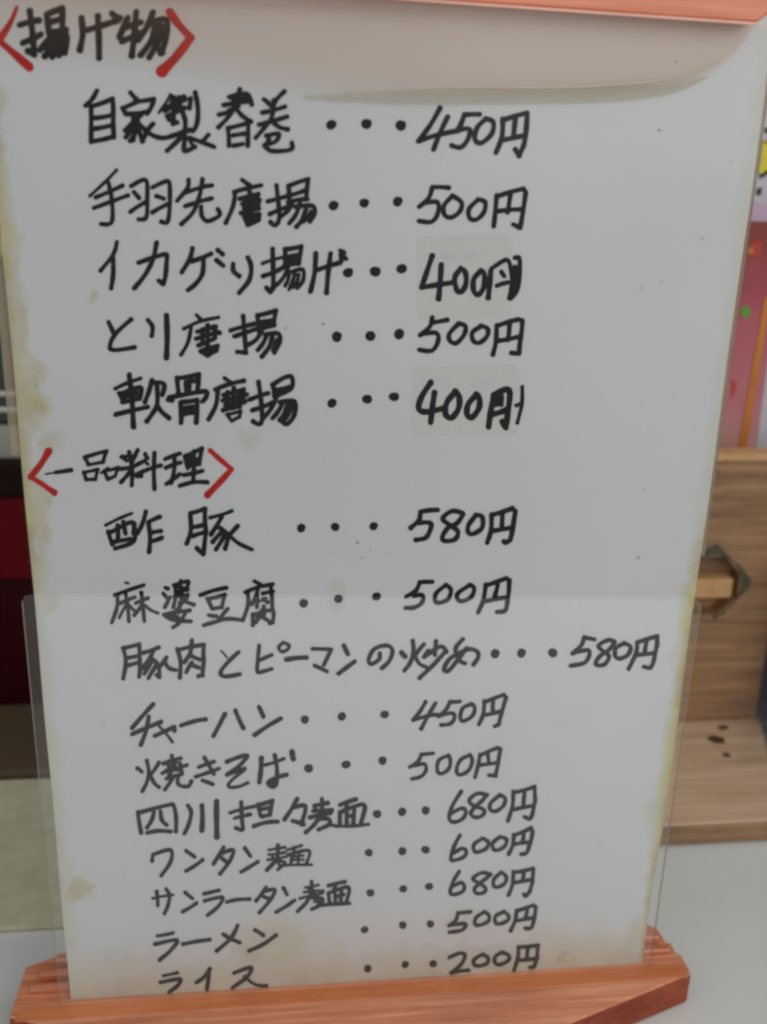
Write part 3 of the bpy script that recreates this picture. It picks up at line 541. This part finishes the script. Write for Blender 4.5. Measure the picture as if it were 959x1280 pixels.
def knot(x, y, rx, ry):
    bm = bmesh.new(); vs = []
    for k in range(24):
        a = 2 * math.pi * k / 24; q = 1 + 0.16 * math.sin(2 * a + x * 500) + 0.08 * math.sin(5 * a)
        vs.append(bm.verts.new((x + rx * q * math.cos(a), y + ry * q * math.sin(a), 0.01125)))
    bm.faces.new(vs); obj('wood_knot', bm, KNOT, holder)
knot(0.1925, 0.1470, 0.0036, 0.0042); knot(0.1915, 0.1330, 0.0016, 0.0022); knot(0.201, 0.158, 0.003, 0.002)
# black thing beside the board
BLK = simple('black_lacquer', (0.006, 0.006, 0.007), 0.5, 0.2, 30, spec=0.1)
bm = bmesh.new(); lathe(bm, 0.272, 0.150, [(0.030, 0.0), (0.040, 0.003), (0.0445, 0.02), (0.045, 0.10), (0.043, 0.118), (0.038, 0.124), (0.012, 0.127)])
pot = thing('black_canister', 'black round canister cut by the right edge beside the cedar holder', 'canister', (0.272, 0.150, 0))
obj('body', bm, BLK, pot, True)
bm = bmesh.new(); lathe(bm, 0.272, 0.150, [(0.010, 0.1272), (0.011, 0.134), (0.008, 0.138)], 20); obj('lid_knob', bm, BLK, pot, True)

# ------------------------------------------------------------------ colourful card standing behind the holder
card = thing('picture_menu_card', 'upright red and white picture menu card with yellow label behind the cedar holder', 'menu card', (0.2, 0.194, 0))
t = NT('red_to_pink_print'); sp = t.n('ShaderNodeSeparateXYZ'); t.l(t.tc.outputs['Object'], sp.inputs[0])
mr = t.math('DIVIDE', t.math('SUBTRACT', sp.outputs[2], 0.14), 0.13, clamp=True)
nz = t.noise(45, 4); mr = t.math('ADD', mr, t.math('MULTIPLY', t.math('SUBTRACT', nz, 0.5), 0.25))
t.bsdf(t.ramp(mr, [(0.05, (0.60, 0.32, 0.28)), (0.30, (0.56, 0.18, 0.20)), (0.62, (0.46, 0.085, 0.11)), (0.85, (0.26, 0.025, 0.02)), (1.0, (0.23, 0.018, 0.012))]), 0.35)
PRINT = t.m
CW = simple('card_white', (0.58, 0.54, 0.60), 0.4, 0.12, 60)
obj('panel', box(0.11, 0.30, 0.1945, 0.1965, 0.001, 0.342, 0.0003), CW, card)
obj('printed_field', box(0.111, 0.2225, 0.1938, 0.1944, 0.004, 0.2615), PRINT, card)
obj('lilac_band', box(0.111, 0.299, 0.1939, 0.1944, 0.2617, 0.2700), simple('lilac_print', (0.52, 0.36, 0.48), 0.4), card)
def card_poly(name, pts, m, y=0.1936):
    P = []
    for px, py in pts:
        d = RX * ((px - 479.5) / FPX) + RD * ((py - 640.0) / FPX) + RF; p = CAM + d * ((y - CAM.y) / d.y); P.append((p.x, p.z))
    obj(name, prism(P, y - 0.0001, y, axis='y'), m, card)
YEL = simple('yellow_print', (0.75, 0.62, 0.02), 0.4); ORA = simple('orange_print', (0.62, 0.20, 0.02), 0.4)
card_poly('yellow_label', [(953, 180), (985, 176), (980, 222), (948, 216)], YEL)
card_poly('label_border', [(950, 176), (990, 170), (988, 180), (953, 180)], simple('ochre_print', (0.45, 0.28, 0.02), 0.4), 0.1934)
card_poly('printed_stroke', [(949, 220), (958, 213), (990, 210), (990, 216), (960, 217), (952, 223)], DARK)
card_poly('printed_stroke', [(947, 236), (953, 234), (951, 244), (946, 244)], DARK)
card_poly('printed_stroke', [(957, 160), (962, 158), (962, 166), (956, 166)], DARK)
card_poly('orange_stripe', [(956, 372), (964, 372), (931, 572), (921, 572)], ORA, 0.1935)
card_poly('white_margin', [(966, 400), (1000, 400), (985, 572), (944, 572)], CW, 0.1937)
card_poly('red_picture', [(938, 306), (945, 300), (952, 304), (951, 318), (943, 322), (937, 316)], simple('bright_red_print', (0.55, 0.03, 0.01), 0.4), 0.1935)
card_poly('orange_picture', [(934, 312), (940, 308), (942, 316), (936, 319)], ORA, 0.1933)
card_poly('green_picture', [(932 + 6 * math.cos(k * math.pi / 5), 390 + 8 * math.sin(k * math.pi / 5)) for k in range(10)], simple('green_print', (0.12, 0.32, 0.02), 0.4), 0.1935)
card_poly('scarlet_picture', [(915, 475), (921, 478), (919, 492), (914, 498)], simple('scarlet_print', (0.55, 0.05, 0.03), 0.4), 0.1935)
obj('foot', box(0.12, 0.29, 0.181, 0.215, 0.0, 0.0035, 0.0005), CW, card)

# ------------------------------------------------------------------ left: red lacquer box, chrome dispenser on it, painted shade and reflection on the table
t = simple('dark_red_lacquer', (0.15, 0.005, 0.010), 0.45, 0.1, 20, spec=0.08)
rb = thing('red_lacquer_box', 'dark red lacquer box with black lid rim at the far left edge', 'box', (-0.22, 0.27, 0))
obj('body', box(-0.30, -0.125, 0.222, 0.33, 0.0745, 0.1190, 0.001), t, rb)
obj('plinth', box(-0.299, -0.126, 0.224, 0.329, 0.0, 0.0740, 0.001), simple('maroon_lacquer', (0.045, 0.003, 0.007), 0.45, 0.1, 20, spec=0.08), rb)
obj('lid', box(-0.302, -0.123, 0.220, 0.332, 0.1195, 0.1370, 0.0015), simple('black_brown_lacquer', (0.018, 0.006, 0.006), 0.4, spec=0.1), rb)
CHR = simple('brushed_chrome', (0.62, 0.62, 0.60), 0.18, 0.05, 50); CHR.node_tree.nodes['Principled BSDF'].inputs['Metallic'].default_value = 1.0
disp = thing('chrome_dispenser', 'chrome topped dispenser standing on the dark red box', 'dispenser', (-0.2, 0.27, 0.137))
obj('foot', box(-0.285, -0.130, 0.228, 0.322, 0.1372, 0.1540, 0.001), simple('cream_plastic', (0.42, 0.41, 0.36), 0.4), disp)
obj('body', box(-0.280, -0.134, 0.232, 0.318, 0.1542, 0.2340, 0.002), simple('smoked_plastic', (0.045, 0.050, 0.055), 0.15), disp)
obj('band', box(-0.2815, -0.1325, 0.2305, 0.3195, 0.1600, 0.1635, 0.0012), CHR, disp)
obj('band', box(-0.2815, -0.1325, 0.2305, 0.3195, 0.1680, 0.1715, 0.0012), CHR, disp)
obj('lid', box(-0.283, -0.131, 0.229, 0.321, 0.2341, 0.2450, 0.004, seg=4), CHR, disp)
tag(obj('olive_table_shade', box(-0.42, -0.04, 0.0495, 0.150, 0.0003, 0.0022, 0.0007), simple('olive_shade_colour', (0.64, 0.60, 0.41), 0.7, 0.1, 120)), 'olive brown painted shade on the table beyond the left side of the menu', 'mat')  # thin sheet whose olive colour stands in for table top in shade
tag(obj('brown_box_reflection', box(-0.40, -0.06, 0.152, 0.2175, 0.0003, 0.0050, 0.002), simple('brown_reflection_colour', (0.105, 0.07, 0.038), 0.6, 0.2, 30)), 'dark brown painted reflection on the table in front of the red lacquer box', 'painted reflection')  # slab whose dark colour stands in for the red box's reflection
